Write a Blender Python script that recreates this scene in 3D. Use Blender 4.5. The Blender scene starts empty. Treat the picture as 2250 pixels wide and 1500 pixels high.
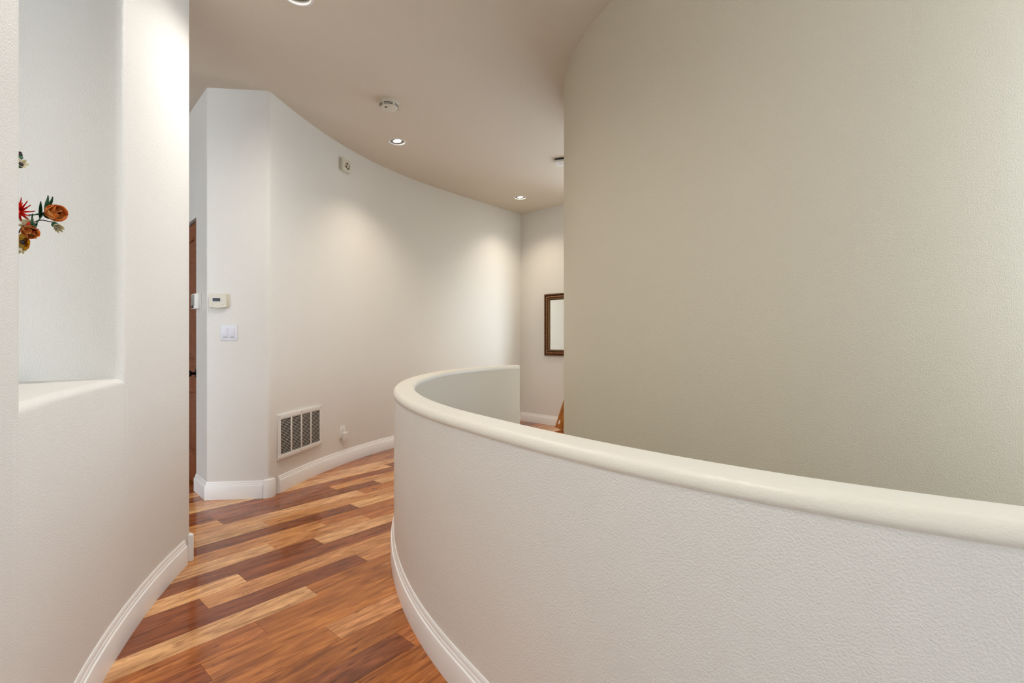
import bpy, bmesh, math, random
from mathutils import Vector, Matrix, Euler
random.seed(7)
S = bpy.context.scene
COL = S.collection
PI = math.pi
# ------------------------------------------------------------------ camera
F_PX, EYE, CEIL, CAPZ = 1050.0, 1.17, 3.05, 0.912
cam = bpy.data.cameras.new('camera'); cam.sensor_width = 36.0; cam.lens = F_PX / 2250 * 36.0
cam.clip_start = 0.02
cam_o = bpy.data.objects.new('camera', cam); COL.objects.link(cam_o)
cam_o.location = (0, 0, EYE); cam_o.rotation_euler = (PI / 2, 0, 0)
S.camera = cam_o
# ------------------------------------------------------------------ world, light, exposure
w = bpy.data.worlds.new('daylight'); S.world = w; w.use_nodes = True
bg = w.node_tree.nodes['Background']
bg.inputs['Color'].default_value = (0.77, 0.885, 1.0, 1); bg.inputs['Strength'].default_value = 1.18
def area(name, loc, target, sx, sy, power, color):
    l = bpy.data.lights.new(name, 'AREA'); l.shape = 'RECTANGLE'; l.size = sx; l.size_y = sy
    l.energy = power; l.color = color
    o = bpy.data.objects.new(name, l); COL.objects.link(o); o.location = loc
    o.rotation_euler = (Vector(target) - Vector(loc)).to_track_quat('-Z', 'Y').to_euler()
    return o
area('landing_window_light', (2.45, 5.42, 1.7), (-0.1, 6.85, 1.35), 0.5, 1.1, 1.1, (0.80, 0.90, 1.0)).data.spread = math.radians(55)
vs = S.view_settings
vs.view_transform = 'Standard'; vs.look = 'None'; vs.exposure = 2.13; vs.gamma = 1.0; vs.use_curve_mapping = False
SPOT_W = (19, 16, 10, 17)

# ------------------------------------------------------------------ materials
def srgb(r, g, b):
    f = lambda c: c / 12.92 if c <= 0.04045 else ((c + 0.055) / 1.055) ** 2.4
    return (f(r / 255), f(g / 255), f(b / 255), 1)
def base_mat(name):
    m = bpy.data.materials.new(name); m.use_nodes = True
    return m, m.node_tree.nodes, m.node_tree.links, m.node_tree.nodes['Principled BSDF']
def plain(name, col, rough=0.5, metal=0.0, bump=0.0, bscale=200, emit=None, estr=0.0, var=0.04):
    m, N, L, b = base_mat(name)
    tc = N.new('ShaderNodeTexCoord'); no = N.new('ShaderNodeTexNoise'); no.inputs['Scale'].default_value = bscale
    no.inputs['Detail'].default_value = 2
    L.new(tc.outputs['Object'], no.inputs['Vector'])
    mx = N.new('ShaderNodeMix'); mx.data_type = 'RGBA'
    mx.inputs['A'].default_value = tuple(c * (1 - var) for c in col[:3]) + (1,)
    mx.inputs['B'].default_value = tuple(min(1, c * (1 + var)) for c in col[:3]) + (1,)
    L.new(no.outputs['Fac'], mx.inputs['Factor']); L.new(mx.outputs['Result'], b.inputs['Base Color'])
    b.inputs['Roughness'].default_value = rough; b.inputs['Metallic'].default_value = metal
    if bump:
        bp = N.new('ShaderNodeBump'); bp.inputs['Strength'].default_value = 1.0; bp.inputs['Distance'].default_value = bump
        L.new(no.outputs['Fac'], bp.inputs['Height']); L.new(bp.outputs['Normal'], b.inputs['Normal'])
    if emit:
        b.inputs['Emission Color'].default_value = emit; b.inputs['Emission Strength'].default_value = estr
    return m
def paint(name, col, rough=0.5, dist=0.0006, scale=230):
    # rolled orange-peel wall paint: a fine lumpy relief and a faint colour drift
    m, N, L, b = base_mat(name)
    tc = N.new('ShaderNodeTexCoord')
    n1 = N.new('ShaderNodeTexNoise'); n1.inputs['Scale'].default_value = scale; n1.inputs['Detail'].default_value = 3
    n1.inputs['Roughness'].default_value = 0.55
    n2 = N.new('ShaderNodeTexNoise'); n2.inputs['Scale'].default_value = 1.1; n2.inputs['Detail'].default_value = 2
    L.new(tc.outputs['Object'], n1.inputs['Vector']); L.new(tc.outputs['Object'], n2.inputs['Vector'])
    mx = N.new('ShaderNodeMix'); mx.data_type = 'RGBA'
    mx.inputs['A'].default_value = tuple(c * 0.975 for c in col[:3]) + (1,)
    mx.inputs['B'].default_value = tuple(min(1, c * 1.02) for c in col[:3]) + (1,)
    L.new(n2.outputs['Fac'], mx.inputs['Factor']); L.new(mx.outputs['Result'], b.inputs['Base Color'])
    ramp = N.new('ShaderNodeMapRange'); ramp.inputs['From Min'].default_value = 0.38; ramp.inputs['From Max'].default_value = 0.64
    L.new(n1.outputs['Fac'], ramp.inputs['Value'])
    bp = N.new('ShaderNodeBump'); bp.inputs['Strength'].default_value = 1.0; bp.inputs['Distance'].default_value = dist
    L.new(ramp.outputs['Result'], bp.inputs['Height']); L.new(bp.outputs['Normal'], b.inputs['Normal'])
    b.inputs['Roughness'].default_value = rough
    return m
def wood(name, col=None, rough=0.16, grain=1.0, coat=0.0):
    # grain runs along the object's x axis; col None takes the object's own colour
    m, N, L, b = base_mat(name)
    tc = N.new('ShaderNodeTexCoord'); oi = N.new('ShaderNodeObjectInfo')
    off = N.new('ShaderNodeVectorMath'); off.operation = 'SCALE'; off.inputs[0].default_value = (31.7, 17.3, 9.1)
    L.new(oi.outputs['Random'], off.inputs['Scale'])
    add = N.new('ShaderNodeVectorMath'); add.operation = 'ADD'
    L.new(tc.outputs['Object'], add.inputs[0]); L.new(off.outputs['Vector'], add.inputs[1])
    def mapped(sc):
        mp = N.new('ShaderNodeMapping'); mp.inputs['Scale'].default_value = sc
        L.new(add.outputs['Vector'], mp.inputs['Vector']); return mp
    def noise(sc, det, dist=0.0):
        n = N.new('ShaderNodeTexNoise'); n.inputs['Scale'].default_value = 1.0; n.inputs['Detail'].default_value = det
        n.inputs['Distortion'].default_value = dist
        L.new(mapped(sc).outputs['Vector'], n.inputs['Vector']); return n
    n1 = noise((2.2, 16, 16), 5, 2.0)      # broad heartwood bands
    n2 = noise((9, 150, 150), 4, 0.6)      # pores
    n3 = noise((4.5, 34, 34), 6, 3.0)      # dark mineral streaks and knots
    def rng(n, a, c, lo, hi):
        r = N.new('ShaderNodeMapRange'); r.inputs['From Min'].default_value = a; r.inputs['From Max'].default_value = c
        r.inputs['To Min'].default_value = lo; r.inputs['To Max'].default_value = hi
        L.new(n.outputs['Fac'], r.inputs['Value']); return r
    r1 = rng(n1, 0.32, 0.68, 1 - 0.42 * grain, 1 + 0.30 * grain)
    r2 = rng(n2, 0.3, 0.7, 1 - 0.11 * grain, 1 + 0.10 * grain)
    r3 = rng(n3, 0.56, 0.74, 1.0, 1 - 0.62 * grain)
    m1 = N.new('ShaderNodeMath'); m1.operation = 'MULTIPLY'; m2 = N.new('ShaderNodeMath'); m2.operation = 'MULTIPLY'
    L.new(r1.outputs['Result'], m1.inputs[0]); L.new(r2.outputs['Result'], m1.inputs[1])
    L.new(m1.outputs['Value'], m2.inputs[0]); L.new(r3.outputs['Result'], m2.inputs[1])
    # darker bands also turn redder
    gm = N.new('ShaderNodeMath'); gm.operation = 'POWER'; gm.inputs[1].default_value = 1.25
    bm_ = N.new('ShaderNodeMath'); bm_.operation = 'POWER'; bm_.inputs[1].default_value = 1.5
    L.new(m2.outputs['Value'], gm.inputs[0]); L.new(m2.outputs['Value'], bm_.inputs[0])
    cmb = N.new('ShaderNodeCombineXYZ')
    L.new(m2.outputs['Value'], cmb.inputs['X']); L.new(gm.outputs['Value'], cmb.inputs['Y']); L.new(bm_.outputs['Value'], cmb.inputs['Z'])
    mul = N.new('ShaderNodeVectorMath'); mul.operation = 'MULTIPLY'
    if col is None: L.new(oi.outputs['Color'], mul.inputs[0])
    else: mul.inputs[0].default_value = col[:3]
    L.new(cmb.outputs['Vector'], mul.inputs[1]); L.new(mul.outputs['Vector'], b.inputs['Base Color'])
    b.inputs['Roughness'].default_value = rough
    b.inputs['Coat Weight'].default_value = coat; b.inputs['Coat Roughness'].default_value = 0.06
    bp = N.new('ShaderNodeBump'); bp.inputs['Strength'].default_value = 0.25; bp.inputs['Distance'].default_value = 0.0004
    L.new(n2.outputs['Fac'], bp.inputs['Height']); L.new(bp.outputs['Normal'], b.inputs['Normal'])
    return m
M = dict(
    wall=paint('off_white_wall_paint', srgb(231, 228, 222), 0.42),
    niche=paint('niche_paint', srgb(226, 226, 222), 0.42),
    tan=paint('beige_stair_wall_paint', srgb(210, 200, 180), 0.5, 0.0006),
    cap=paint('smooth_cap_paint', srgb(227, 222, 210), 0.38, 0.0003, 120),
    ceil=paint('ceiling_paint', srgb(222, 210, 193), 0.7, 0.0005),
    trim=plain('white_trim_enamel', srgb(242, 240, 238), 0.3, bscale=40, var=0.015),
    plank=wood('oiled_hardwood_plank', None, 0.12, 1.0),
    sub=wood('hardwood_floor_base', srgb(120, 70, 38), 0.3),
    door=wood('cherry_door_wood', srgb(134, 74, 38), 0.55, 0.6),
    lean=wood('oak_board_wood', srgb(176, 112, 52), 0.3, 0.7),
    white=plain('white_plastic', srgb(232, 231, 228), 0.4, bscale=60, var=0.015),
    cool=plain('cool_white_plastic', srgb(226, 227, 235), 0.35, bscale=60, var=0.015),
    cream=plain('cream_plastic', srgb(221, 215, 199), 0.45, bscale=60, var=0.02),
    grey=plain('grey_plastic', srgb(150, 148, 142), 0.5, var=0.03),
    black=plain('black_plastic', srgb(14, 13, 13), 0.35, var=0.1),
    duct_shade=plain('dark_duct_shade', srgb(16, 13, 11), 0.8, var=0.4, bscale=9),
    slot=plain('dark_slot', srgb(26, 26, 30), 0.7, var=0.1),
    steel=plain('screw_steel', srgb(150, 148, 144), 0.35, 0.8, var=0.05),
    knob=plain('dark_bronze_knob', srgb(40, 36, 38), 0.15, 0.9, var=0.1),
    bronze=plain('antique_bronze', srgb(52, 30, 18), 0.3, 0.5, 0.002, 130, var=0.6),
    gold=plain('rubbed_gold', srgb(186, 128, 82), 0.28, 0.6, 0.0015, 150, var=0.6),
    lip=plain('dark_gold_lip', srgb(112, 82, 50), 0.4, 0.5, 0.0008, 180, var=0.4),
    mirror=plain('mirror_silver', srgb(236, 236, 232), 0.02, 1.0, var=0.0),
    lamp=plain('lamp_glow', srgb(255, 255, 255), 0.4, emit=(1.0, 0.95, 0.86, 1), estr=6.0, var=0.0),
    can=plain('downlight_can', srgb(176, 170, 162), 0.4, var=0.02),
    step=wood('stair_tread_wood', srgb(140, 84, 46), 0.3),
    orange=plain('orange_petal', srgb(255, 174, 98), 0.8, bscale=70, var=0.12),
    red=plain('red_petal', srgb(240, 56, 38), 0.7, bscale=70, var=0.15),
    yellow=plain('yellow_petal', srgb(216, 172, 52), 0.6, bscale=70, var=0.25),
    ivory=plain('ivory_petal', srgb(226, 216, 184), 0.6, bscale=70, var=0.12),
    green=plain('green_leaf', srgb(44, 96, 62), 0.5, bscale=60, var=0.35),
    stem=plain('dark_stem', srgb(52, 36, 42), 0.6, var=0.2),
    glaze=plain('blue_grey_glaze', srgb(96, 110, 122), 0.2, bscale=20, var=0.2),
)

# ------------------------------------------------------------------ helpers
def link(name, bm, mat, parent=None, smooth=40, loc=None, rz=None):
    bmesh.ops.recalc_face_normals(bm, faces=bm.faces)
    me = bpy.data.meshes.new(name); bm.to_mesh(me); bm.free()
    if smooth:
        for p in me.polygons: p.use_smooth = True
        me.set_sharp_from_angle(angle=math.radians(smooth))
    for mm in (mat if isinstance(mat, (list, tuple)) else [mat]): me.materials.append(mm)
    o = bpy.data.objects.new(name, me); COL.objects.link(o)
    if parent: o.parent = parent
    if loc: o.location = loc
    if rz is not None: o.rotation_euler = (0, 0, rz)
    return o
def struct(o): o['kind'] = 'structure'; return o
def tag(o, label, cat, group=None):
    o['label'] = label; o['category'] = cat
    if group: o['group'] = group
    return o
def thing(name, label, cat, loc, rz=0.0, group=None):
    o = bpy.data.objects.new(name, None); COL.objects.link(o); o.location = loc; o.rotation_euler = (0, 0, rz)
    o.empty_display_size = 0.05
    return tag(o, label, cat, group)
def facing(n): return math.atan2(n[0], -n[1])          # turn so that local -Y looks along n
def box(bm, c, s, bev=0.0, seg=2, rot=None):
    r = bmesh.ops.create_cube(bm, size=1.0)
    vsx = r['verts']
    bmesh.ops.scale(bm, vec=Vector(s), verts=vsx)
    if bev:
        es = list({e for v in vsx for e in v.link_edges})
        rb = bmesh.ops.bevel(bm, geom=es, offset=bev, segments=seg, affect='EDGES', profile=0.5)
        vsx = list({v for f in rb['faces'] for v in f.verts} | {v for v in vsx if v.is_valid})
    if rot: bmesh.ops.rotate(bm, cent=(0, 0, 0), matrix=rot, verts=vsx)
    bmesh.ops.translate(bm, vec=Vector(c), verts=vsx)
    return vsx
def bxo(name, c, s, mat, parent, bev=0.0, rot=None):
    bm = bmesh.new(); box(bm, c, s, bev, 2, rot); return link(name, bm, mat, parent)
def lathe(bm, prof, n=32, axis='z', cent=(0, 0, 0)):
    rings = []
    for r, z in prof:
        if r < 1e-6:
            rings.append([bm.verts.new((0, 0, z))])
        else:
            rings.append([bm.verts.new((r * math.cos(2 * PI * i / n), r * math.sin(2 * PI * i / n), z)) for i in range(n)])
    for a, b in zip(rings, rings[1:]):
        for i in range(n):
            j = (i + 1) % n
            if len(a) == 1 and len(b) == 1: continue
            if len(a) == 1: bm.faces.new((a[0], b[i], b[j]))
            elif len(b) == 1: bm.faces.new((a[i], b[0], a[j]))
            else: bm.faces.new((a[i], b[i], b[j], a[j]))
    vv = [v for r in rings for v in r]
    if axis == 'y': bmesh.ops.rotate(bm, cent=(0, 0, 0), matrix=Matrix.Rotation(PI / 2, 3, 'X'), verts=vv)   # +z of the profile -> -y
    bmesh.ops.translate(bm, vec=Vector(cent), verts=vv)
    return vv
def tube(bm, pts, rad, n=6):
    pts = [Vector(p) for p in pts]; rings = []
    for i, p in enumerate(pts):
        t = (pts[min(i + 1, len(pts) - 1)] - pts[max(i - 1, 0)]).normalized()
        u = t.orthogonal().normalized(); v = t.cross(u)
        r = rad if not isinstance(rad, (list, tuple)) else rad[i]
        if rings:
            # keep the frame from twisting
            u = (up - t * up.dot(t)).normalized(); v = t.cross(u)
        up = u
        rings.append([bm.verts.new(p + u * r * math.cos(2 * PI * k / n) + v * r * math.sin(2 * PI * k / n)) for k in range(n)])
    for a, b in zip(rings, rings[1:]):
        for i in range(n): bm.faces.new((a[i], a[(i + 1) % n], b[(i + 1) % n], b[i]))
    bm.faces.new(rings[0][::-1]); bm.faces.new(rings[-1])
def crom(P, n=8):
    P = [Vector(p) for p in P]; out = []
    Q = [P[0] * 2 - P[1]] + P + [P[-1] * 2 - P[-2]]
    for i in range(1, len(Q) - 2):
        a, b, c, d = Q[i - 1:i + 3]
        for k in range(n):
            t = k / n
            out.append(0.5 * (2 * b + (c - a) * t + (2 * a - 5 * b + 4 * c - d) * t * t + (3 * b - a - 3 * c + d) * t ** 3))
    return out + [P[-1]]
def fillet(a, p, b, r, n=7):
    a, p, b = Vector(a[:2]), Vector(p[:2]), Vector(b[:2])
    u, v = (a - p).normalized(), (b - p).normalized()
    ang = u.angle(v); d = r / math.tan(ang / 2)
    s, e = p + u * d, p + v * d
    c = p + (u + v).normalized() * (r / math.sin(ang / 2))
    a0 = math.atan2(s.y - c.y, s.x - c.x); a1 = math.atan2(e.y - c.y, e.x - c.x)
    da = (a1 - a0 + PI) % (2 * PI) - PI
    return [c + Vector((math.cos(a0 + da * k / n), math.sin(a0 + da * k / n))) * r for k in range(n + 1)]
def prism(bm, loop, z0, z1, bottom=True, top=True):
    lo = [bm.verts.new((p[0], p[1], z0)) for p in loop]; hi = [bm.verts.new((p[0], p[1], z1)) for p in loop]
    n = len(loop)
    for i in range(n):
        j = (i + 1) % n; bm.faces.new((lo[i], lo[j], hi[j], hi[i]))
    fs = []
    if bottom: fs.append(bm.faces.new(lo[::-1]))
    if top: fs.append(bm.faces.new(hi))
    if fs: bmesh.ops.triangulate(bm, faces=fs)
def offs(path):
    # left-hand unit normals with mitre
    P = [Vector(p[:2]) for p in path]; out = []
    for i in range(len(P)):
        d0 = (P[i] - P[i - 1]).normalized() if i else None
        d1 = (P[i + 1] - P[i]).normalized() if i < len(P) - 1 else None
        d0 = d0 or d1; d1 = d1 or d0
        n0, n1 = Vector((-d0.y, d0.x)), Vector((-d1.y, d1.x))
        m = (n0 + n1).normalized(); out.append(m / max(0.3, m.dot(n0)))
    return P, out
def sweep(bm, path, prof, side=1, closed_prof=True):
    P, N = offs(path); rings = []
    for p, n in zip(P, N):
        rings.append([bm.verts.new((p.x + n.x * side * o, p.y + n.y * side * o, z)) for o, z in prof])
    k = len(prof)
    for a, b in zip(rings, rings[1:]):
        for i in range(k if closed_prof else k - 1):
            j = (i + 1) % k; bm.faces.new((a[i], a[j], b[j], b[i]))
    if closed_prof:
        c = [bm.faces.new(rings[0]), bm.faces.new(rings[-1][::-1])]
        bmesh.ops.triangulate(bm, faces=c)

# ------------------------------------------------------------------ plan of the place
C_HALF = Vector((2.191, 3.335))          # centre the half wall curves around
C_CORE, R_CORE = Vector((2.067, 3.386)), 1.690
C_LEFT, R_LEFT = Vector((2.617, 3.492)), 4.446
OUTER = [(-1.82, 3.621), (-1.753, 4.058), (-1.651, 4.482), (-1.504, 4.892), (-1.31, 5.281), (-1.075, 5.647), (-0.807, 5.993),
         (-0.516, 6.332), (-0.205, 6.686), (0.129, 7.086)]
outer = [p.to_2d() if len(p) > 2 else p for p in crom(OUTER, 6)]
A, B = Vector((-1.822, 3.586)), Vector((-2.262, 3.541))
BC = Vector((-0.7071, 0.7071)); FARD = Vector((0.733, -0.680)); F0 = Vector((0.129, 7.086))
def lerp_tab(tab, x):
    for (x0, y0), (x1, y1) in zip(tab, tab[1:]):
        if x <= x1:
            t = (x - x0) / (x1 - x0); t = t * t * (3 - 2 * t); return y0 + (y1 - y0) * t
    return tab[-1][1]
RTAB = [(136, 2.945), (155, 2.975), (178, 2.930), (200, 2.926), (215, 2.930), (242, 3.030), (262, 3.05), (300, 3.05)]
def half_pt(deg, inset=0.0):
    r = lerp_tab(RTAB, deg) - inset; a = math.radians(deg)
    return C_HALF + Vector((math.cos(a), math.sin(a))) * r
HALF_DEG = [138.0 + i * 1.5 for i in range(106)]

# ------------------------------------------------------------------ left wall block with its curved niche
def left_pt(a):
    return C_LEFT + Vector((math.cos(a), math.sin(a))) * R_LEFT
def ang_l(p): return math.atan2(p[1] - C_LEFT.y, p[0] - C_LEFT.x) % (2 * PI)
a_near, a_nl, a_nr = ang_l((-1.02, 0.94)), ang_l((-1.13, 1.099)), ang_l((-1.523, 1.870))
a_end = ang_l((-1.732, 2.575))
arc = lambda a0, a1, n: [left_pt(a0 + (a1 - a0) * i / n) for i in range(n + 1)]
near_tail = [Vector(p) for p in [(-0.87, -1.6), (-0.87, -0.6), (-0.875, 0.1), (-0.905, 0.5), (-0.95, 0.78)]]
E_PT = left_pt(a_end); rad_e = (E_PT - C_LEFT).normalized()
ret = E_PT + Vector((-1.0, -0.10)).normalized() * 0.75
end_fil = fillet(left_pt(a_end + 0.05), E_PT, ret, 0.022)
seg1 = arc(a_near, a_nl, 6); seg2 = arc(a_nl, a_nr, 24); seg3 = arc(a_nr, a_end - 0.0, 20)
seg3 = [p for p in seg3 if (p - E_PT).length > 0.03]
tail = [ret, Vector((ret.x, -1.6))]
solid_loop = near_tail + seg1 + seg2[1:] + seg3[1:] + end_fil + tail
NICHE = [(-1.13, 1.099), (-1.33, 1.035), (-1.55, 1.06), (-1.72, 1.17), (-1.815, 1.35), (-1.84, 1.53), (-1.81, 1.665), (-1.735, 1.768),
         (-1.64, 1.832), (-1.523, 1.870)]
ncv = [v.to_2d() if len(v) > 2 else v for v in crom(NICHE, 7)]
f_l = fillet(seg1[-2], ncv[0], ncv[4], 0.02); f_r = fillet(ncv[-4], ncv[-1], seg3[2], 0.026)
inner = [p for p in ncv if (p - ncv[0]).length > 0.06 and (p - ncv[-1]).length > 0.05]
notch_loop = near_tail + seg1[:-1] + f_l + inner + f_r + [p for p in seg3[1:] if (p - ncv[-1]).length > 0.05] + end_fil + tail
SILL, NTOP, RB = 1.025, 2.66, 0.026
bm = bmesh.new()
# below the sill: the span under the niche ends in a rounded lip
lo_faces = []
front = arc(a_nl - 0.014, a_nr + 0.014, 26) if a_nr > a_nl else arc(a_nl + 0.014, a_nr - 0.014, 26)
rest = seg3[1:] + end_fil + tail + near_tail + seg1
rows = [(0.0, 0.0)] + [(0.0, SILL - RB)] + [(RB * (1 - math.cos(k * PI / 12)), SILL - RB + RB * math.sin(k * PI / 12)) for k in range(1, 7)]
grid = []
for off, z in rows:
    grid.append([bm.verts.new((p.x + (p - C_LEFT).normalized().x * off, p.y + (p - C_LEFT).normalized().y * off, z)) for p in front])
for a, b in zip(grid, grid[1:]):
    for i in range(len(front) - 1): bm.faces.new((a[i], a[i + 1], b[i + 1], b[i]))
ncen = sum(ncv, Vector((0, 0))) / len(ncv)
back = [p + (p - ncen).normalized() * 0.03 for p in ncv[2:-2]]
ff = bm.faces.new(grid[-1] + [bm.verts.new((p.x, p.y, SILL)) for p in reversed(back)]); bmesh.ops.triangulate(bm, faces=[ff])
ff = bm.faces.new([bm.verts.new((p.x, p.y, SILL - RB)) for p in solid_loop]); bmesh.ops.triangulate(bm, faces=[ff])
lo = [bm.verts.new((p.x, p.y, 0)) for p in [seg2[-1]] + rest]; hi = [bm.verts.new((p.x, p.y, SILL - RB)) for p in [seg2[-1]] + rest]
for i in range(len(lo) - 1): bm.faces.new((lo[i], lo[i + 1], hi[i + 1], hi[i]))
prism(bm, notch_loop, SILL - RB, NTOP, False, False)
prism(bm, solid_loop, NTOP, CEIL, True, False)
struct(link('wall_left', bm, M['wall'], smooth=35))
# ------------------------------------------------------------------ outer curved wall block with the door recess
D_T0, D_T1, D_DEEP = 0.325, 1.155, 0.05
nBC = Vector((-0.7071, -0.7071))
bfil = fillet(A, B, B + BC, 0.018); afil = fillet(outer[4], A, B, 0.03)
blk_end = [B + BC * 1.6, Vector((-3.45, 7.7)), Vector((0.129, 7.7))]
face_run = list(reversed(outer))[:-3] + afil + bfil
d0, d1 = B + BC * D_T0, B + BC * D_T1
with_door = face_run + [d0, d0 - nBC * D_DEEP, d1 - nBC * D_DEEP, d1] + blk_end
no_door = face_run + blk_end
DOOR_H = 2.15
bm = bmesh.new(); prism(bm, with_door, 0, DOOR_H, False, False); prism(bm, no_door, DOOR_H, CEIL, True, False)
struct(link('wall_back', bm, M['wall'], smooth=35))
# ------------------------------------------------------------------ far wall behind the landing
f1 = F0 + FARD * 1.32; nF = Vector((-0.680, -0.733))
bm = bmesh.new(); prism(bm, [F0, f1, f1 - nF * 0.12, F0 - nF * 0.12], 0, CEIL, False, False)
struct(link('wall_far', bm, M['wall'], smooth=35))
# ------------------------------------------------------------------ tall curved stair wall
bm = bmesh.new(); prism(bm, [C_CORE + Vector((math.cos(2 * PI * i / 144), math.sin(2 * PI * i / 144))) * R_CORE for i in range(144)], -2.8, CEIL, False, False)
struct(link('wall_stair', bm, M['tan'], smooth=35))
# ------------------------------------------------------------------ curved half wall with rounded cap
TH = 0.113
path = [half_pt(d) for d in HALF_DEG]
rr = 0.024
def cap_prof():
    pts = [(0.0, CAPZ - 0.0385), (0.0030, CAPZ - 0.034)]
    pts += [(0.004 - rr + rr * math.cos(k * PI / 14), CAPZ - rr - 0.004 + (rr + 0.004) * math.sin(k * PI / 14)) for k in range(0, 8)]
    pts += [(-TH - 0.003 + rr - rr * math.sin(k * PI / 14), CAPZ - rr + rr * math.cos(k * PI / 14)) for k in range(0, 8)]
    pts += [(-TH - 0.003, CAPZ - 0.032), (-TH, CAPZ - 0.0385)]
    return pts
bm = bmesh.new(); sweep(bm, path, [(0.0, -0.02), (0.0, CAPZ - 0.038), (-TH + 0.012, CAPZ - 0.038), (-TH + 0.012, -0.02)], -1)
hw = struct(link('wall_half', bm, M['wall'], smooth=35))
bm = bmesh.new(); sweep(bm, path, [(-TH + 0.012, -2.8), (-TH + 0.012, CAPZ - 0.038), (-TH, CAPZ - 0.038), (-TH, -2.8)], -1)
link('stair_side_face', bm, M['tan'], hw, smooth=35)
bm = bmesh.new(); sweep(bm, path, cap_prof(), -1)
link('wall_cap', bm, M['cap'], hw, smooth=35)

# ------------------------------------------------------------------ ceiling with round holes for the downlights
LAMPS = [(-1.166, 2.598), (-1.080, 4.497), (0.107, 6.247), (-0.50, 0.72)]  # the last one is an added lamp out of view
bm = bmesh.new()
def loop_edges(pts):
    v = [bm.verts.new((p[0], p[1], CEIL)) for p in pts]
    return [bm.edges.new((v[i], v[(i + 1) % len(v)])) for i in range(len(v))]
ee = loop_edges([(-5, -2.2), (3.0, -2.2), (3.0, 1.7), (4.6, 1.7), (4.6, 7.7), (-5, 7.7)])
for x, y in LAMPS: ee += loop_edges([(x + 0.068 * math.cos(2 * PI * i / 40), y + 0.068 * math.sin(2 * PI * i / 40)) for i in range(40)])
bmesh.ops.triangle_fill(bm, edges=ee, use_beauty=True)
struct(link('ceiling', bm, M['ceil'], smooth=0))
# wall closing the far right side of the stair hall
bm = bmesh.new(); prism(bm, [(4.4, 1.7), (4.5, 1.7), (4.5, 7.7), (4.4, 7.7)], -2.8, CEIL)
prism(bm, [(3.9, -2.2), (4.5, -2.2), (4.5, 1.7), (3.9, 1.7)], -2.8, 0.9)   # added low wall out of view, keeps daylight off the lower stair wall
struct(link('wall_right', bm, M['wall']))
bm = bmesh.new(); prism(bm, [(-0.87, -2.2), (4.5, -2.2), (4.5, -2.1), (-0.87, -2.1)], -2.8, CEIL)  # added unseen wall, cuts the light coming from behind the camera
struct(link('wall_entry_light_block', bm, M['wall']))
# unseen wall added to dim the side passage, one side left open for daylight
bm = bmesh.new()
prism(bm, [(-4.3, 1.0), (-4.2, 1.0), (-4.2, 5.6), (-4.3, 5.6)], 0, CEIL)
prism(bm, [(-4.3, 5.5), (-3.0, 5.5), (-3.0, 5.6), (-4.3, 5.6)], 0, CEIL)
struct(link('wall_passage_light_block', bm, M['wall']))

# ------------------------------------------------------------------ floor of single planks laid on the diagonal
ALPHA = math.atan2(0.757, 0.653); DV = Vector((math.cos(ALPHA), math.sin(ALPHA))); NV = Vector((-DV.y, DV.x))
PW, N0 = 0.127, 2.118
R_FLOOR = 2.86
def inside_hall(p):
    if (p - C_HALF).length < R_FLOOR - 0.02: return False
    # beyond the outer wall, inside the left block
    d = p - Vector((1.569, 3.62)); a = math.atan2(d.y, d.x)
    if p.x > -1.9 and p.y > 3.5 and p.x < 0.3:
        best = min(outer, key=lambda q: (q - p).length)
        if (p - Vector((1.569, 3.62))).length > (best - Vector((1.569, 3.62))).length + 0.14: return False
    if (p - F0).dot(nF) < -0.14 and p.x > 0.0: return False
    if p.x < -1.8 and (p - B).dot(nBC) < -0.16 and p.y > 3.7: return False
    if p.y < 2.5 and (p - C_LEFT).length > R_LEFT + 0.16 and p.x < -0.9: return False
    return True
def clip(poly, n, d):                      # keep the side where p.n >= d
    out = []
    for i in range(len(poly)):
        a, b = poly[i], poly[(i + 1) % len(poly)]; da, db = a.dot(n) - d, b.dot(n) - d
        if da >= 0: out.append(a)
        if da * db < 0: out.append(a + (b - a) * (da / (da - db)))
    return out
TONE = dict(l=srgb(222, 168, 114), p=srgb(206, 142, 88), m=srgb(182, 110, 52), n=srgb(170, 100, 46), d=srgb(142, 78, 42), r=srgb(154, 84, 44), k=srgb(108, 54, 28))
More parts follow.
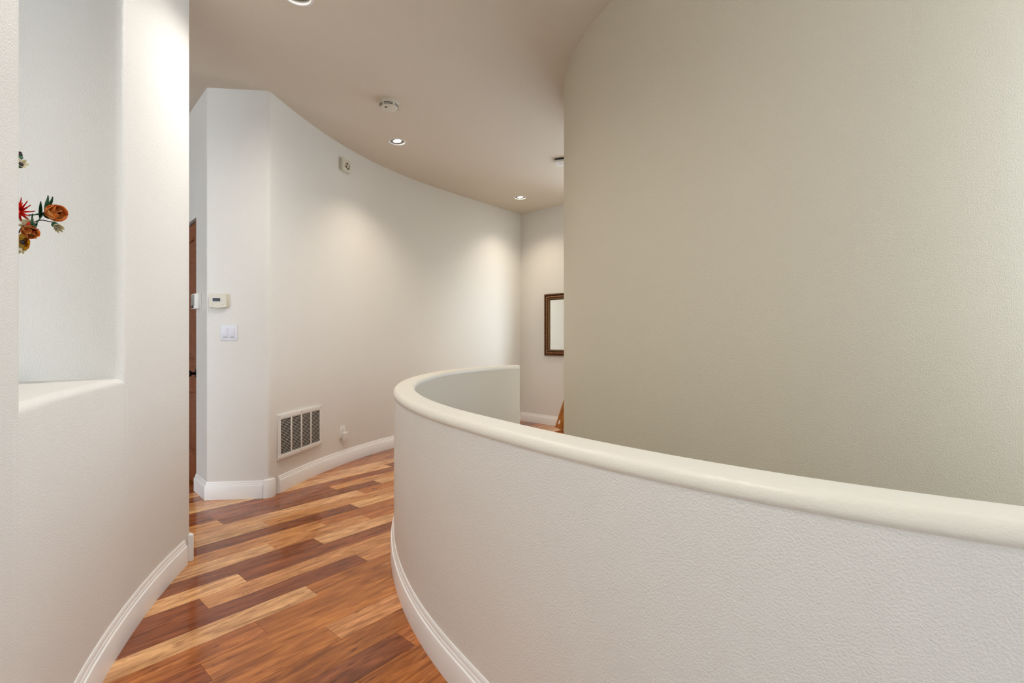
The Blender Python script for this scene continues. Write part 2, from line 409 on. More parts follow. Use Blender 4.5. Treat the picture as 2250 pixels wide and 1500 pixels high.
# rows of the photograph: row -> [(joint, tone before it), ..., (None, tone after the last joint)]
ROWS = {
    -6: [(0.9, 'm'), (None, 'n')], -5: [(1.15, 'd'), (None, 'm')], -4: [(0.28, 'm'), (1.62, 'n'), (None, 'm')],
    -3: [(0.985, 'm'), (2.0, 'p'), (None, 'm')], -2: [(0.574, 'r'), (1.78, 'm'), (None, 'n')], -1: [(0.81, 'm'), (1.95, 'n'), (None, 'm')],
    0: [(1.086, 'l'), (2.2, 'm'), (None, 'n')], 1: [(1.427, 'd'), (None, 'p')], 2: [(0.717, 'd'), (1.9, 'p'), (None, 'm')],
    3: [(0.921, 'l'), (1.98, 'r'), (None, 'm')], 4: [(1.38, 'd'), (2.3, 'l'), (None, 'm')], 5: [(1.171, 'l'), (1.78, 'p'), (None, 'm')],
    6: [(0.75, 'm'), (1.53, 'p'), (2.5, 'm'), (None, 'p')], 7: [(1.846, 'd'), (None, 'l')], 8: [(1.293, 'l'), (2.35, 'p'), (None, 'm')],
    9: [(2.05, 'l'), (None, 'm')], 10: [(1.11, 'p'), (2.284, 'd'), (None, 'l')], 11: [(1.1, 'd'), (1.954, 'r'), (None, 'p')],
    12: [(1.336, 'd'), (2.48, 'r'), (None, 'd')], 13: [(1.945, 'l'), (2.652, 'l'), (None, 'd')], 14: [(2.23, 'p'), (None, 'l')],
    15: [(1.7, 'd'), (2.8, 'm'), (None, 'r')], 16: [(2.658, 'r'), (None, 'm')],
}
floor_bm = bmesh.new()
prism(floor_bm, [(-5, -2.2), (0.4, -2.2), (0.4, 0.6)] + [half_pt(d, 0.07) for d in range(242, 137, -2)] + [(0.2, 5.2), (0.9, 5.75), (1.5, 6.0), (1.5, 7.7), (-5, 7.7)], -0.2, -0.012)
floor = struct(link('floor', floor_bm, M['sub'], smooth=0))
def plank(k, t0, t1, tone):
    n0, n1 = N0 + k * PW, N0 + (k + 1) * PW
    G = 0.0005; polys = []; steps = max(1, int((t1 - t0) / 0.06)); cutting = False
    for i in range(steps):
        a = t0 + (t1 - t0) * i / steps + (G if i == 0 else 0); b = t0 + (t1 - t0) * (i + 1) / steps - (G if i == steps - 1 else 0)
        q = [DV * a + NV * (n0 + G), DV * b + NV * (n0 + G), DV * b + NV * (n1 - G), DV * a + NV * (n1 - G)]
        c = (q[0] + q[2]) / 2
        if not (inside_hall(c) or any(inside_hall(v) for v in q)): continue
        if (c - C_HALF).length < R_FLOOR + 0.12:
            nn = (c - C_HALF).normalized(); q = clip(q, nn, C_HALF.dot(nn) + R_FLOOR); cutting = True
            if len(q) < 3: continue
        polys.append(q)
    if not polys: return
    cen = sum((v for q in polys for v in q), Vector((0, 0))) / sum(len(q) for q in polys)
    bm = bmesh.new(); ca, sa = math.cos(-ALPHA), math.sin(-ALPHA)
    if not cutting:                         # one plain box per run of kept pieces
        runs = []; 
        for q in polys:
            if runs and (runs[-1][1] - q[0]).length < 1e-4: runs[-1] = [runs[-1][0], q[1], q[2], runs[-1][3]]
            else: runs.append(list(q))
        polys = runs
    for q in polys:
        L = [((v - cen).x * ca - (v - cen).y * sa, (v - cen).x * sa + (v - cen).y * ca) for v in q]
        prism(bm, L, -0.012, 0.0, False, True)
    if cutting:
        bmesh.ops.remove_doubles(bm, verts=bm.verts, dist=1e-5)
    o = link('plank', bm, M['plank'], floor, smooth=0, loc=(cen.x, cen.y, 0.0), rz=ALPHA)
    g = random.uniform(0.93, 1.07); c = TONE[tone]
    o.color = (c[0] * g, c[1] * g * random.uniform(0.97, 1.03), c[2] * g * random.uniform(0.94, 1.06), 1)
rt = random.Random(11)
for k in range(-12, 38):
    tabs = ROWS.get(k)
    t = -0.9 - rt.random() * 0.8
    cuts = []
    if tabs:
        cuts.append((t, None))
        first = tabs[0][0]
        s = first - 1.25 - rt.random() * 0.25
        pre = []
        cur = s
        while cur > -1.6: pre.append(cur); cur -= rt.uniform(0.7, 1.3)
        seq = [(c, rt.choice('mmnldrp')) for c in sorted(pre)] + [x for x in tabs[:-1]]
        lasttone = tabs[-1][1]; cur = seq[-1][0] + rt.uniform(0.9, 1.3)
        seq.append((cur, lasttone))
        while cur < 5.5:
            cur += rt.uniform(0.6, 1.3); seq.append((cur, rt.choice('mmnldrp')))
    else:
        cur = -1.6 + rt.random(); seq = [(cur, 'm')]
        while cur < 5.8:
            cur += rt.uniform(0.6, 1.3); seq.append((cur, rt.choice('mmnldrp')))
    prev = -2.2
    for c, tone in seq:
        # only the boards that stand in the hall in front of the camera
        mid = DV * ((prev + c) / 2) + NV * (N0 + (k + 0.5) * PW)
        if mid.y > 0.2 and mid.y < 7.6 and mid.x > -3.6 and mid.x < 1.5: plank(k, prev, c, tone)
        prev = c

# ------------------------------------------------------------------ baseboards and corner blocks
T = 0.018
BB = [(0.0, 0.0), (T, 0.0), (T, 0.094), (T - 0.002, 0.0985), (T - 0.0065, 0.1005), (T - 0.0065, 0.1045), (T - 0.008, 0.111), (T - 0.0105, 0.114),
      (T - 0.0105, 0.118), (T - 0.0125, 0.125), (0.003, 0.130), (0.0, 0.130)]
def baseboard(name, path, side):
    bm = bmesh.new(); sweep(bm, path, BB, side); return struct(link(name, bm, M['trim'], smooth=30))
left_path = near_tail + seg1 + seg2[1:] + [p for p in seg3[1:] if (p - E_PT).length > 0.045]
baseboard('baseboard_left', left_path, -1)
baseboard('baseboard_back', [p for p in outer if (p - A).length > 0.075], -1)
baseboard('baseboard_chamfer', [A + (B - A).normalized() * 0.04, B, B + BC * (D_T0 - 0.004)], 1)
baseboard('baseboard_far', [F0 + FARD * 0.015, f1], -1)
baseboard('baseboard_half', path, -1)
def corner_block(name, pts, side):
    bm = bmesh.new()
    sweep(bm, pts, [(0, 0), (0.021, 0), (0.021, 0.130), (0.018, 0.135), (0.0, 0.137)], side)
    struct(link(name, bm, M['trim'], smooth=50))
ef0 = end_fil[0] + (end_fil[0] - end_fil[1]).normalized() * 0.012; ef1 = end_fil[-1] + (ret - E_PT).normalized() * 0.02
corner_block('trim_1', [ef0] + end_fil + [ef1], -1)
af0 = afil[0] + (afil[0] - afil[1]).normalized() * 0.02; af1 = afil[-1] + (B - A).normalized() * 0.012
corner_block('trim_2', [af0] + afil + [af1], 1)

# ------------------------------------------------------------------ stairs in the well (below the half wall)
st = bpy.data.objects.new('staircase', None); COL.objects.link(st); st['kind'] = 'structure'
for i in range(15):
    a0, a1 = math.radians(126 + i * 10), math.radians(126 + (i + 1) * 10 + 1.2)
    z = -0.178 * i
    lp = [C_HALF + Vector((math.cos(a0 + (a1 - a0) * k / 5), math.sin(a0 + (a1 - a0) * k / 5))) * 2.80 for k in range(6)]
    lp += [C_HALF + Vector((math.cos(a1 + (a0 - a1) * k / 5), math.sin(a1 + (a0 - a1) * k / 5))) * 1.70 for k in range(6)]
    bm = bmesh.new(); prism(bm, lp, z - 0.178 if i else -0.16, z); link('tread', bm, M['step'], st, smooth=0)
bm = bmesh.new(); prism(bm, [(-1.2, -2.0), (4.6, -2.0), (4.6, 7.0), (-1.2, 7.0)], -2.95, -2.8); struct(link('floor_lower', bm, M['sub'], smooth=0))

# ------------------------------------------------------------------ door in the passage
dt = (D_T0 + D_T1) / 2; dw = D_T1 - D_T0
dp = B + BC * dt - nBC * 0.012
door = bpy.data.objects.new('door_1', None); COL.objects.link(door); door.location = (dp.x, dp.y, 0); door.rotation_euler = (0, 0, facing(nBC))
door['kind'] = 'structure'
bxo('frame_strip', (0, 0.03, DOOR_H - 0.006), (dw, 0.03, 0.012), M['black'], door)
DH = DOOR_H - 0.02; SW = 0.115
hw_ = dw / 2 - 0.004
bxo('door_slab', (0, 0.024, 0.012 + DH / 2 - 0.006), (2 * hw_ - 0.04, 0.02, DH - 0.04), M['door'], door)
for s in (-1, 1): bxo('stile', (s * (hw_ - SW / 2), 0.017, 0.012 + DH / 2 - 0.006), (SW, 0.034, DH - 0.012), M['door'], door, 0.003)
for zc, hgt in ((0.14, 0.24), (0.887, 0.236), (DH - 0.058, 0.112)):
    bxo('rail', (0, 0.0175, zc), (2 * (hw_ - SW) + 0.002, 0.033, hgt), M['door'], door, 0.003)
bxo('mullion', (0, 0.0178, DH / 2), (0.10, 0.032, DH - 0.1), M['door'], door, 0.003)
pw = (2 * (hw_ - SW) - 0.10) / 2
for s in (-1, 1):
    for z0, z1 in ((0.26, 0.77), (1.005, DH - 0.114)):
        cx = s * (0.05 + pw / 2)
        bm = bmesh.new(); box(bm, (cx, 0.0165, (z0 + z1) / 2), (pw - 0.05, 0.018, z1 - z0 - 0.05), 0.008, 1)
        link('panel', bm, M['door'], door)
        bm = bmesh.new()
        for e in ((cx, z0 + 0.008, pw, 0.016), (cx, z1 - 0.008, pw, 0.016)): box(bm, (e[0], 0.012, e[1]), (e[2], 0.018, e[3]), 0.004)
        for e in (cx - pw / 2 + 0.008, cx + pw / 2 - 0.008): box(bm, (e, 0.012, (z0 + z1) / 2), (0.016, 0.018, z1 - z0), 0.004)
        link('panel_moulding', bm, M['door'], door)
kb = bmesh.new(); lathe(kb, [(0, 0.075), (0.018, 0.073), (0.027, 0.062), (0.029, 0.050), (0.024, 0.038), (0.013, 0.030), (0.011, 0.012), (0.030, 0.008), (0.033, 0.0), (0, 0.0)], 28, 'y', (hw_ - 0.06, 0.0, 0.915))
link('knob', kb, M['knob'], door)

# ------------------------------------------------------------------ recessed ceiling downlights
def downlight(x, y, label, aim, power, col=(1.0, 0.87, 0.70), cone=115):
    t = thing('recessed_downlight', label, 'ceiling light', (x, y, CEIL), 0, 'recessed hall downlights')
    bm = bmesh.new(); lathe(bm, [(0.067, 0.002), (0.067, -0.0035), (0.071, -0.006), (0.078, -0.0055), (0.0825, -0.002), (0.083, 0.0), (0.067, 0.002)], 48)
    link('trim_ring', bm, M['white'], t)
    bm = bmesh.new(); lathe(bm, [(0.0675, -0.002), (0.066, 0.02), (0.06, 0.06), (0.0, 0.062)], 40); link('can', bm, M['can'], t)
    tilt = Euler((aim[0], aim[1], 0)).to_matrix()
    g = bmesh.new(); lathe(g, [(0.034, 0.0), (0.036, -0.004), (0.047, -0.003), (0.052, 0.012), (0.048, 0.035), (0.034, 0.04), (0.034, 0.0)], 36)
    bmesh.ops.rotate(g, cent=(0, 0, 0), matrix=tilt, verts=g.verts); bmesh.ops.translate(g, vec=(0, 0, 0.008), verts=g.verts)
    gr = link('gimbal', g, M['can'], t)
    g = bmesh.new(); lathe(g, [(0.0345, 0.0), (0.03, -0.005), (0.016, -0.0085), (0.0, -0.0095)], 32)
    bmesh.ops.rotate(g, cent=(0, 0, 0), matrix=tilt, verts=g.verts); bmesh.ops.translate(g, vec=(0, 0, 0.008), verts=g.verts)
    link('lamp', g, M['lamp'], t)
    l = bpy.data.lights.new('downlight_beam', 'SPOT'); l.energy = power; l.color = col; l.spot_size = math.radians(cone); l.spot_blend = 0.9
    l.shadow_soft_size = 0.035
    o = bpy.data.objects.new('downlight_beam', l); COL.objects.link(o); o.parent = t
    o.location = tilt @ Vector((0, 0, -0.014)) + Vector((0, 0, 0.004)); o.rotation_euler = (aim[0], aim[1], 0)
downlight(*LAMPS[0], 'recessed downlight in the ceiling between the niche wall and the smoke detector', (0.10, 0.0), SPOT_W[0], (1.0, 0.95, 0.89), 158)
downlight(*LAMPS[1], 'recessed downlight in the ceiling beyond the smoke detector, beside the curved wall', (0.0, -0.12), SPOT_W[1])
downlight(*LAMPS[2], 'recessed downlight in the ceiling by the far corner of the hall', (0.08, -0.05), SPOT_W[2])
downlight(*LAMPS[3], 'added unseen recessed downlight in the ceiling at the hall entrance before the niche', (0.0, 0.0), SPOT_W[3], (1.0, 0.95, 0.89), 158)  # added lamp above the camera, brightens the near hall

# ------------------------------------------------------------------ detectors on the ceiling
def smoke(x, y):
    t = thing('smoke_detector', 'round cream smoke detector with dark slots on the ceiling', 'smoke detector', (x, y, CEIL), math.radians(10))
    bm = bmesh.new(); lathe(bm, [(0, 0), (0.076, 0), (0.077, -0.012), (0.072, -0.016), (0.0, -0.016)], 48); link('base', bm, M['cream'], t)
    bm = bmesh.new(); lathe(bm, [(0.069, -0.015), (0.0725, -0.022), (0.071, -0.034), (0.062, -0.047), (0.052, -0.051), (0, -0.052)], 48)
    b = link('cover', bm, M['cream'], t)
    for a0, a1 in ((-118, -62), (-48, -8), (-172, -132), (8, 60), (80, 130)):
        for r, z in ((0.0726, -0.0300), (0.0685, -0.0385)):
            bm = bmesh.new(); pts = []
            for k in range(9):
                a = math.radians(a0 + (a1 - a0) * k / 8); pts.append((r * math.cos(a), r * math.sin(a), z))
            tube(bm, pts, 0.0024, 6); link('slot', bm, M['slot'], b)
    bm = bmesh.new(); lathe(bm, [(0, -0.0545), (0.008, -0.054), (0.010, -0.051)], 20, cent=(-0.022, -0.028, 0)); link('test_button', bm, M['slot'], t)
    bm = bmesh.new(); lathe(bm, [(0, -0.020), (0.003, -0.0195), (0.003, -0.014)], 10, cent=(-0.055, -0.050, 0)); link('screw', bm, M['steel'], t)
smoke(-0.967, 3.76)
t = thing('carbon_monoxide_alarm', 'flat off-white alarm on the ceiling beside the tall beige wall', 'alarm', (0.528, 4.96, CEIL), math.radians(-18))
bm = bmesh.new(); box(bm, (0, 0, -0.008), (0.14, 0.14, 0.016), 0.003); link('base', bm, M['slot'], t)
bm = bmesh.new(); box(bm, (0, 0, -0.026), (0.152, 0.152, 0.024), 0.010, 3); link('cover', bm, M['white'], t)
bm = bmesh.new(); lathe(bm, [(0, -0.046), (0.032, -0.044), (0.042, -0.037)], 30); link('sensor_dome', bm, M['white'], t)

# ------------------------------------------------------------------ fittings on the curved wall
def on_outer(u):
    # point of the outer wall that lies where the sight line at column u meets it, with tangent and normal
    k = (u - 1125) / F_PX; bestp = None
    for p, q in zip(outer, outer[1:]):
        f0, f1_ = p.x - k * p.y, q.x - k * q.y
        if f0 * f1_ <= 0:
            s = f0 / (f0 - f1_); bestp = (p + (q - p) * s, (q - p).normalized()); break
    p, tg = bestp
    return p, tg, Vector((tg.y, -tg.x))
pL, _, _ = on_outer(607.5); pR, _, _ = on_outer(704.5)
gx = (pR - pL); GW = gx.length; gt = gx.normalized(); gn = Vector((gt.y, -gt.x)); gc = (pL + pR) / 2
g = thing('return_air_grille', 'white louvered return air grille low on the curved wall', 'vent', (gc.x + gn.x * 0.008, gc.y + gn.y * 0.008, 0.4285), facing(gn))
GH = 0.35; FB = 0.038
bm = bmesh.new()
for z in (-1, 1): box(bm, (0, -0.003, z * (GH / 2 - FB / 2)), (GW, 0.006, FB), 0.002)
for x in (-1, 1): box(bm, (x * (GW / 2 - FB / 2 * 0.86), -0.003, 0), (FB * 0.86, 0.006, GH - 2 * FB + 0.004), 0.0)
for x in (-1, 1): box(bm, (x * (GW / 2 - 0.002), 0.006, 0), (0.004, 0.022, GH), 0.001)
for z in (-1, 1): box(bm, (0, 0.010, z * (GH / 2 - 0.002)), (GW, 0.030, 0.004), 0.001)
link('frame', bm, M['white'], g)
bxo('duct_shade_sheet', (0, 0.0052, 0), (GW - 0.02, 0.001, GH - 0.02), M['duct_shade'], g)  # near-black sheet, its colour paints the shade inside the duct
IW, IH = GW - 2 * FB * 0.86, GH - 2 * FB
for k in (-1, 0, 1): bxo('mullion', (k * IW / 4, -0.0035, 0), (0.013, 0.007, IH + 0.002), M['white'], g, 0.001)
NS = 23
bm = bmesh.new(); box(bm, (0, 0, 0), (IW + 0.004, 0.0010, 0.0082), 0.0, 1, Matrix.Rotation(math.radians(48), 3, 'X'))
sl = link('slat', bm, M['white'], g, smooth=0)
for i in range(NS):
    o = sl if i == 0 else sl.copy()
    if i: COL.objects.link(o); o.parent = g
    o.location = (0, 0.0008, -IH / 2 + IH * (i + 0.5) / NS)
for x in (-1, 0, 1):
    for z in (-1, 1):
        if True:
            bm = bmesh.new(); lathe(bm, [(0, 0.003), (0.003, 0.0022), (0.0042, 0.0)], 12, 'y', (x * (GW / 2 - 0.02) if x else 0.0, -0.006, z * (GH / 2 - 0.014))); link('screw', bm, M['steel'], g)

p, tg, n = on_outer(752)
o_ = thing('wall_outlet', 'white outlet plate low on the curved wall above the baseboard', 'outlet', (p.x, p.y, 0.302), facing(n))
bxo('cover_plate', (0, -0.003, 0), (0.072, 0.006, 0.118), M['white'], o_, 0.002)
for z in (-0.02, 0.02):
    r = bxo('receptacle', (0, -0.0065, z), (0.034, 0.003, 0.029), M['white'], o_, 0.001)
    for x in (-0.0065, 0.0065): bxo('slot', (x, -0.0082, z + 0.003), (0.002, 0.001, 0.008), M['black'], r)
bm = bmesh.new(); lathe(bm, [(0, 0.0015), (0.003, 0.001), (0.0034, 0)], 12, 'y', (0, -0.006, 0)); link('screw', bm, M['steel'], o_)
ang = facing(n); off = n * 0.024
pg = thing('plug_in_night_light', 'small white plug-in device hanging in the low outlet', 'night light', (p.x + off.x + tg.x * 0.006, p.y + off.y + tg.y * 0.006, 0.262), ang)
bxo('body', (0, 0, 0), (0.052, 0.032, 0.086), M['white'], pg, 0.005)
bxo('lens', (0, -0.0165, 0.026), (0.036, 0.003, 0.018), M['white'], pg, 0.001)
for x in (-0.0065, 0.0065): bxo('prong', (x, 0.0165, 0.022), (0.0018, 0.004, 0.006), M['steel'], pg)

p, tg, n = on_outer(755.5)
s_ = thing('wall_chime', 'small square cream speaker box high on the curved wall under the ceiling', 'chime', (p.x, p.y, 2.855), facing(n))
bxo('housing', (0, -0.018, 0), (0.118, 0.036, 0.118), M['cream'], s_, 0.004)
bm = bmesh.new(); lathe(bm, [(0.040, 0.0), (0.040, 0.003), (0.035, 0.004), (0.033, 0.0)], 32, 'y', (0.008, -0.036, -0.004)); link('speaker_ring', bm, M['cream'], s_)
bm = bmesh.new(); lathe(bm, [(0.0, 0.001), (0.031, 0.001), (0.031, 0.0)], 32, 'y', (0.008, -0.0358, -0.004)); link('speaker_opening', bm, plain('brown_opening', srgb(74, 52, 32), 0.7), s_)
bm = bmesh.new()
for a in (25, 115): box(bm, (0, 0, 0), (0.062, 0.004, 0.009), 0.0, 1, Matrix.Rotation(math.radians(a), 3, 'Y'))
lathe(bm, [(0, 0.006), (0.011, 0.005), (0.012, 0.0)], 20, 'y', (0, 0, 0)); bmesh.ops.translate(bm, vec=(0.008, -0.0385, -0.004), verts=bm.verts)
link('speaker_cross', bm, M['cream'], s_)

# ------------------------------------------------------------------ fittings on the chamfered pier
nAB = Vector(((A - B).y, -(A - B).x)).normalized(); tAB = (A - B).normalized()
def on_ab(u):
    k = (u - 1125) / F_PX; s = (B.x - k * B.y) / (k * (A - B).y - (A - B).x); return B + (A - B) * s
p = on_ab(484)
th = thing('thermostat', 'beige thermostat with a dark display above the light switch', 'thermostat', (p.x, p.y, 1.472), facing(nAB))
bxo('back_plate', (0, -0.004, 0), (0.132, 0.008, 0.104), M['cream'], th, 0.003)
bm = bmesh.new(); lpf = [(-0.064, -0.047)] + [(-0.064 + 0.118 * k / 8, -0.047 - 0.006 * math.sin(PI * k / 8)) for k in range(1, 8)] + [(0.054, -0.047), (0.054, 0.046)] + [(0.054 - 0.118 * k / 8, 0.046 + 0.003 * math.sin(PI * k / 8)) for k in range(1, 8)] + [(-0.064, 0.046)]
fr = [bm.verts.new((x, -0.026, z)) for x, z in lpf]; bk = [bm.verts.new((x * 1.02, -0.008, z * 1.02)) for x, z in lpf]
for i in range(len(lpf)): bm.faces.new((fr[i], fr[(i + 1) % len(lpf)], bk[(i + 1) % len(lpf)], bk[i]))
bm.faces.new(fr); bm.faces.new(bk[::-1]); link('housing', bm, M['cream'], th, smooth=30)
dz = bxo('display_bezel', (-0.014, -0.0265, 0.006), (0.060, 0.002, 0.032), M['white'], th, 0.0005)
bxo('display', (-0.014, -0.0277, 0.006), (0.053, 0.001, 0.025), M['black'], dz)
for z in (0.008, -0.024): bxo('button', (0.034, -0.0275, z), (0.016, 0.004, 0.010), M['white'], th, 0.002)
bxo('sensor_dot', (-0.040, -0.0265, -0.026), (0.003, 0.001, 0.005), M['grey'], th)
p = on_ab(503.5)
sw = thing('light_switch', 'double rocker light switch with a white plate under the thermostat', 'light switch', (p.x, p.y, 1.236), facing(nAB))
bxo('cover_plate', (0, -0.003, 0), (0.118, 0.006, 0.117), M['cool'], sw, 0.0025)
for x in (-0.023, 0.023):
    bxo('rocker', (x, -0.0075, 0), (0.032, 0.006, 0.066), M['cool'], sw, 0.001, Matrix.Rotation(math.radians(4), 3, 'X'))
    bxo('rocker_gap', (x, -0.0062, -0.0345), (0.032, 0.001, 0.005), M['grey'], sw)
kp = B + BC * 0.225
kd = thing('alarm_keypad', 'white alarm keypad on the narrow wall beside the wooden door', 'keypad', (kp.x, kp.y, 1.474), facing(nBC))
bxo('wall_plate', (0.012, -0.006, 0), (0.118, 0.012, 0.125), M['white'], kd, 0.003)
bxo('housing', (0.0, -0.028, 0.004), (0.118, 0.030, 0.115), M['white'], kd, 0.004)
bxo('face_panel', (0.0, -0.0445, 0.012), (0.098, 0.004, 0.085), M['grey'], kd, 0.001)
bxo('display', (-0.01, -0.045, -0.038), (0.06, 0.004, 0.02), M['black'], kd, 0.001)

# ------------------------------------------------------------------ mirror on the far wall
mt = 0.467; MW, MH = 0.64, 0.866
mp = F0 + FARD * (mt + MW / 2)
mi = thing('wall_mirror', 'mirror in an ornate dark bronze and gold frame on the far wall', 'mirror', (mp.x, mp.y, 1.402), facing(nF))
def frame_ring(name, prof, mat):
    # profile points are (inset from the outer edge, distance from the wall)
    bm = bmesh.new(); rings = []
    for sx, sz in ((-1, -1), (1, -1), (1, 1), (-1, 1)):
        rings.append([bm.verts.new((sx * (MW / 2 - a), -d, sz * (MH / 2 - a))) for a, d in prof])
    for i in range(4):
        a, b = rings[i], rings[(i + 1) % 4]
        for k in range(len(prof) - 1): bm.faces.new((a[k], a[k + 1], b[k + 1], b[k]))
    return link(name, bm, mat, mi, smooth=30)
frame_ring('outer_lip', [(0, 0.0), (0, 0.026), (0.006, 0.032), (0.016, 0.032), (0.019, 0.027)], M['lip'])
frame_ring('dark_cove', [(0.018, 0.028), (0.026, 0.018), (0.044, 0.017), (0.06, 0.026), (0.066, 0.03)], M['bronze'])
frame_ring('inner_lip', [(0.065, 0.030), (0.074, 0.032), (0.080, 0.026), (0.084, 0.014), (0.088, 0.012), (0.090, 0.003)], M['lip'])
bead = None
def add_bead(x, z, along_x, sc=1.0):
    global bead
    if bead is None:
        bm = bmesh.new(); bmesh.ops.create_icosphere(bm, subdivisions=1, radius=1.0)
        bmesh.ops.scale(bm, vec=(0.0105, 0.009, 0.0135), verts=bm.verts); bead = link('carved_bead', bm, M['gold'], mi); o = bead
    else:
        o = bead.copy(); COL.objects.link(o); o.parent = mi
    o.location = (x, -0.024, z); o.rotation_euler = (0, (PI / 2 if along_x else 0) + 0.5, 0)
nz = 30
for i in range(nz):
    z = -MH / 2 + 0.04 + (MH - 0.08) * (i + 0.5) / nz
    for s in (-1, 1): add_bead(s * (MW / 2 - 0.042), z, False)
nx = 21
for i in range(nx):
    x = -MW / 2 + 0.04 + (MW - 0.08) * (i + 0.5) / nx
    for s in (-1, 1): add_bead(x, s * (MH / 2 - 0.042), True)
bxo('mirror_glass', (0, -0.003, 0), (MW - 0.17, 0.005, MH - 0.17), M['mirror'], mi)

# ------------------------------------------------------------------ wooden board leaning by the far wall
lb = thing('leaning_board', 'brown wooden board leaning against the far wall below the mirror', 'board', (0.625, 6.36, 0.0), 0)
dirv = Vector((0.300, -0.10, 1.0)).normalized()
rotm = dirv.to_track_quat('X', 'Y').to_matrix()
bm = bmesh.new(); box(bm, (0.62, 0, 0.0), (1.24, 0.11, 0.028), 0.006)
o = link('plank_body', bm, M['lean'], lb); o.rotation_euler = rotm.to_euler(); o.location = (0, 0, 0.012)
bm = bmesh.new(); box(bm, (0.085, 0.02, 0.0), (0.055, 0.016, 0.0300)); st_ = link('white_sticker', bm, M['white'], lb); st_.rotation_euler = o.rotation_euler; st_.location = (0, 0, 0.012)

# ------------------------------------------------------------------ vase of artificial flowers in the niche
def pix(u, v, y): return Vector(((u - 1125) / F_PX * y, y, EYE + (750 - v) / F_PX * y))
VX, VY = -1.545, 1.405
vase = thing('flower_vase', 'vase on the niche sill holding the flowers', 'vase', (VX, VY, SILL))
bm = bmesh.new(); lathe(bm, [(0, 0), (0.034, 0), (0.038, 0.006), (0.052, 0.06), (0.056, 0.11), (0.045, 0.165), (0.026, 0.20), (0.024, 0.225), (0.032, 0.245), (0.028, 0.245), (0.020, 0.225), (0.018, 0.19), (0.0, 0.18)], 36)
link('vase_body', bm, M['glaze'], vase)
MOUTH = Vector((VX, VY, SILL + 0.20))
def petal(L, W, cup, curl, tip=0.0, nu=6, nv=4):
    bm = bmesh.new(); g = []
    for i in range(nu + 1):
        s = i / nu; wd = W * math.sin(PI * min(1, 0.12 + 0.80 * s)) ** (0.7) * (1 - tip * s) ; row = []
        for j in range(nv + 1):
            q = j / nv * 2 - 1
            row.append(bm.verts.new((L * s * math.cos(curl * s), q * wd / 2, L * s * math.sin(curl * s) + cup * (q * q) * wd + 0.04 * L * math.sin(7 * q + 5 * s))))
        g.append(row)
    for a, b in zip(g, g[1:]):
        for j in range(nv): bm.faces.new((a[j], a[j + 1], b[j + 1], b[j]))
    bmesh.ops.solidify(bm, geom=bm.faces[:], thickness=0.0006)
    return bm
def flower(name, label, head, axis, petals, mat, L, W, cup, open_, centre, tip=0.0, curl=0.5, leaves=0, stem_mat='stem', rings=1, bend=None):
    t = thing(name, label, 'flower', MOUTH, 0, None)
    axis = Vector(axis).normalized(); hd = head - MOUTH
    b = bend or (hd * 0.5 + Vector((0, 0, 0.04)))
    cv = crom([Vector((0, 0, -0.06)), Vector((0, 0, 0.02)), b, hd - axis * 0.02, hd], 6)
    bm = bmesh.new(); tube(bm, cv, 0.0016, 6); link('stem', bm, M[stem_mat], t)
    q = axis.to_track_quat('Z', 'Y')
    me = None
    for rg in range(rings):
        for i in range(petals):
            if me is None:
                o = link('petal', petal(L, W, cup, curl, tip), M[mat], t, smooth=60); me = o.data
            else:
                o = bpy.data.objects.new('petal', me); COL.objects.link(o); o.parent = t
            a = 2 * PI * (i + 0.5 * rg) / petals + random.uniform(-0.1, 0.1)
            o.rotation_mode = 'QUATERNION'
            o.rotation_quaternion = q @ Euler((0, 0, a)).to_quaternion() @ Euler((0, -(open_ + 0.25 * rg + random.uniform(-0.1, 0.1)), 0)).to_quaternion()
            o.location = hd; o.scale = (1 - 0.15 * rg,) * 3
    bm = bmesh.new(); bmesh.ops.create_icosphere(bm, subdivisions=2, radius=0.0065); c = link('flower_centre', bm, M[centre], t); c.location = hd + axis * 0.004
    bm = bmesh.new(); lathe(bm, [(0.0, -0.012), (0.005, -0.010), (0.009, -0.002), (0.006, 0.004)], 12); c = link('calyx', bm, M['green'], t)
    c.location = hd - axis * 0.002; c.rotation_mode = 'QUATERNION'; c.rotation_quaternion = q
    lm = None
    for k in range(leaves):
        s = cv[len(cv) - 3 - (k % 8)]
        if lm is None: o = link('leaf', petal(0.050, 0.011, 0.3, 0.3, 0.5), M['green'], t, smooth=60); lm = o.data
        else: o = bpy.data.objects.new('leaf', lm); COL.objects.link(o); o.parent = t
        o.location = s
        sgn = 1 if k % 2 else -1
        dv = (Vector((0.9 - 0.12 * k, -0.25, 0.62 * sgn + 0.05 * k))).normalized()
        o.rotation_mode = 'QUATERNION'; o.rotation_quaternion = dv.to_track_quat('X', 'Z')
    return t
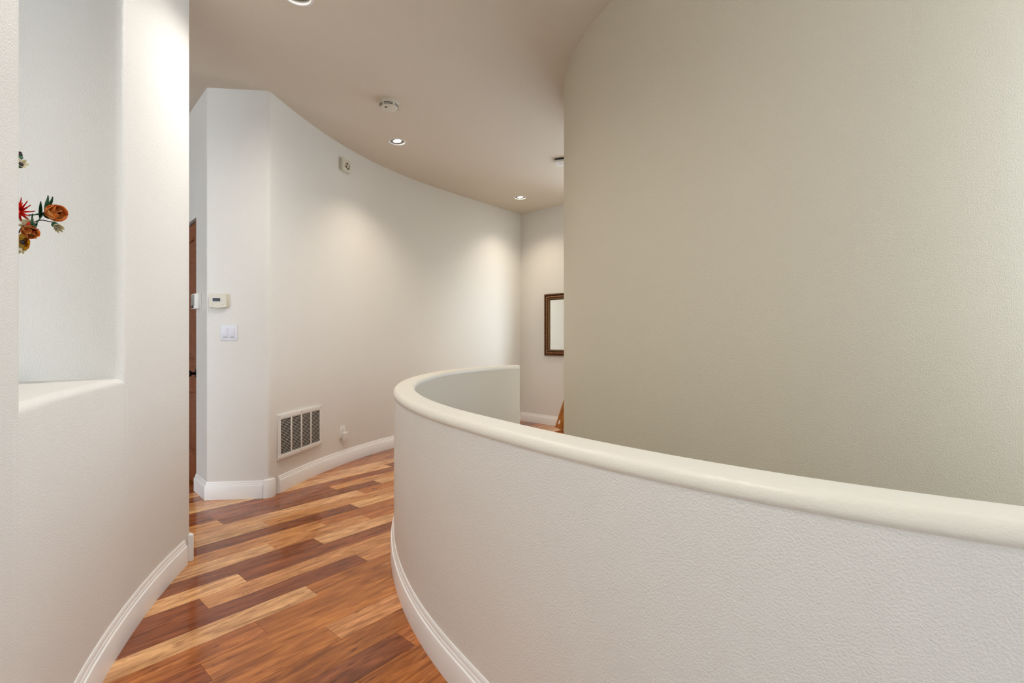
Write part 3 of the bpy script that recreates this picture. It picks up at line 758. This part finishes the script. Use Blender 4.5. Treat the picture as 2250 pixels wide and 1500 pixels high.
YF = 1.45
flower('orange_poppy', 'orange poppy with green leaves reaching out from the niche bouquet', pix(105, 469, YF), (1.0, -0.30, -0.02), 6, 'orange', 0.054, 0.052, 0.4, 0.66, 'orange', curl=0.55, leaves=9, stem_mat='green', rings=2)
flower('drooping_orange_poppy', 'lower orange poppy facing down under the green leaves', pix(55, 504, YF - 0.02), (0.95, -0.35, -0.35), 6, 'orange', 0.046, 0.042, 0.4, 0.8, 'orange', curl=0.5, rings=2)
flower('red_spider_flower', 'red flower with thin spiky petals above the orange poppies', pix(40, 466, YF - 0.03), (0.55, -0.8, 0.15), 15, 'red', 0.046, 0.0085, 0.2, 0.35, 'red', tip=0.6, curl=0.25, rings=2)
flower('ivory_flower', 'ivory flower with a red centre between the orange poppies', pix(66, 494, YF), (0.25, -0.9, 0.1), 7, 'ivory', 0.026, 0.012, 0.2, 0.25, 'red', curl=0.3)
flower('ivory_blossom_spray', 'ivory blossom at the end of a thin dark twig', pix(122, 495, YF), (0.8, -0.3, -0.6), 9, 'ivory', 0.026, 0.010, 0.3, 0.75, 'ivory', tip=0.3, curl=0.3, rings=2, bend=pix(60, 503, YF) - MOUTH)
flower('yellow_pansy', 'yellow flower with a dark centre below the orange poppies', pix(52, 532, YF - 0.02), (0.2, -0.95, -0.1), 5, 'yellow', 0.026, 0.028, 0.1, 0.12, 'stem', curl=0.2)
flower('small_ivory_bud', 'small ivory flower hanging below the yellow flower', pix(46, 546, YF - 0.02), (0.5, -0.6, -0.6), 6, 'ivory', 0.018, 0.008, 0.2, 0.5, 'ivory', curl=0.3)
flower('tall_ivory_flower', 'ivory flower on a tall dark stem above the red flower', pix(44, 362, YF - 0.02), (0.9, -0.4, 0.2), 6, 'ivory', 0.022, 0.010, 0.2, 0.5, 'stem', curl=0.3)
flower('tall_dark_bud', 'small dark bud at the top of the bouquet', pix(43, 342, YF - 0.02), (0.5, -0.3, 0.8), 4, 'stem', 0.013, 0.006, 0.2, 1.1, 'stem', curl=0.2)
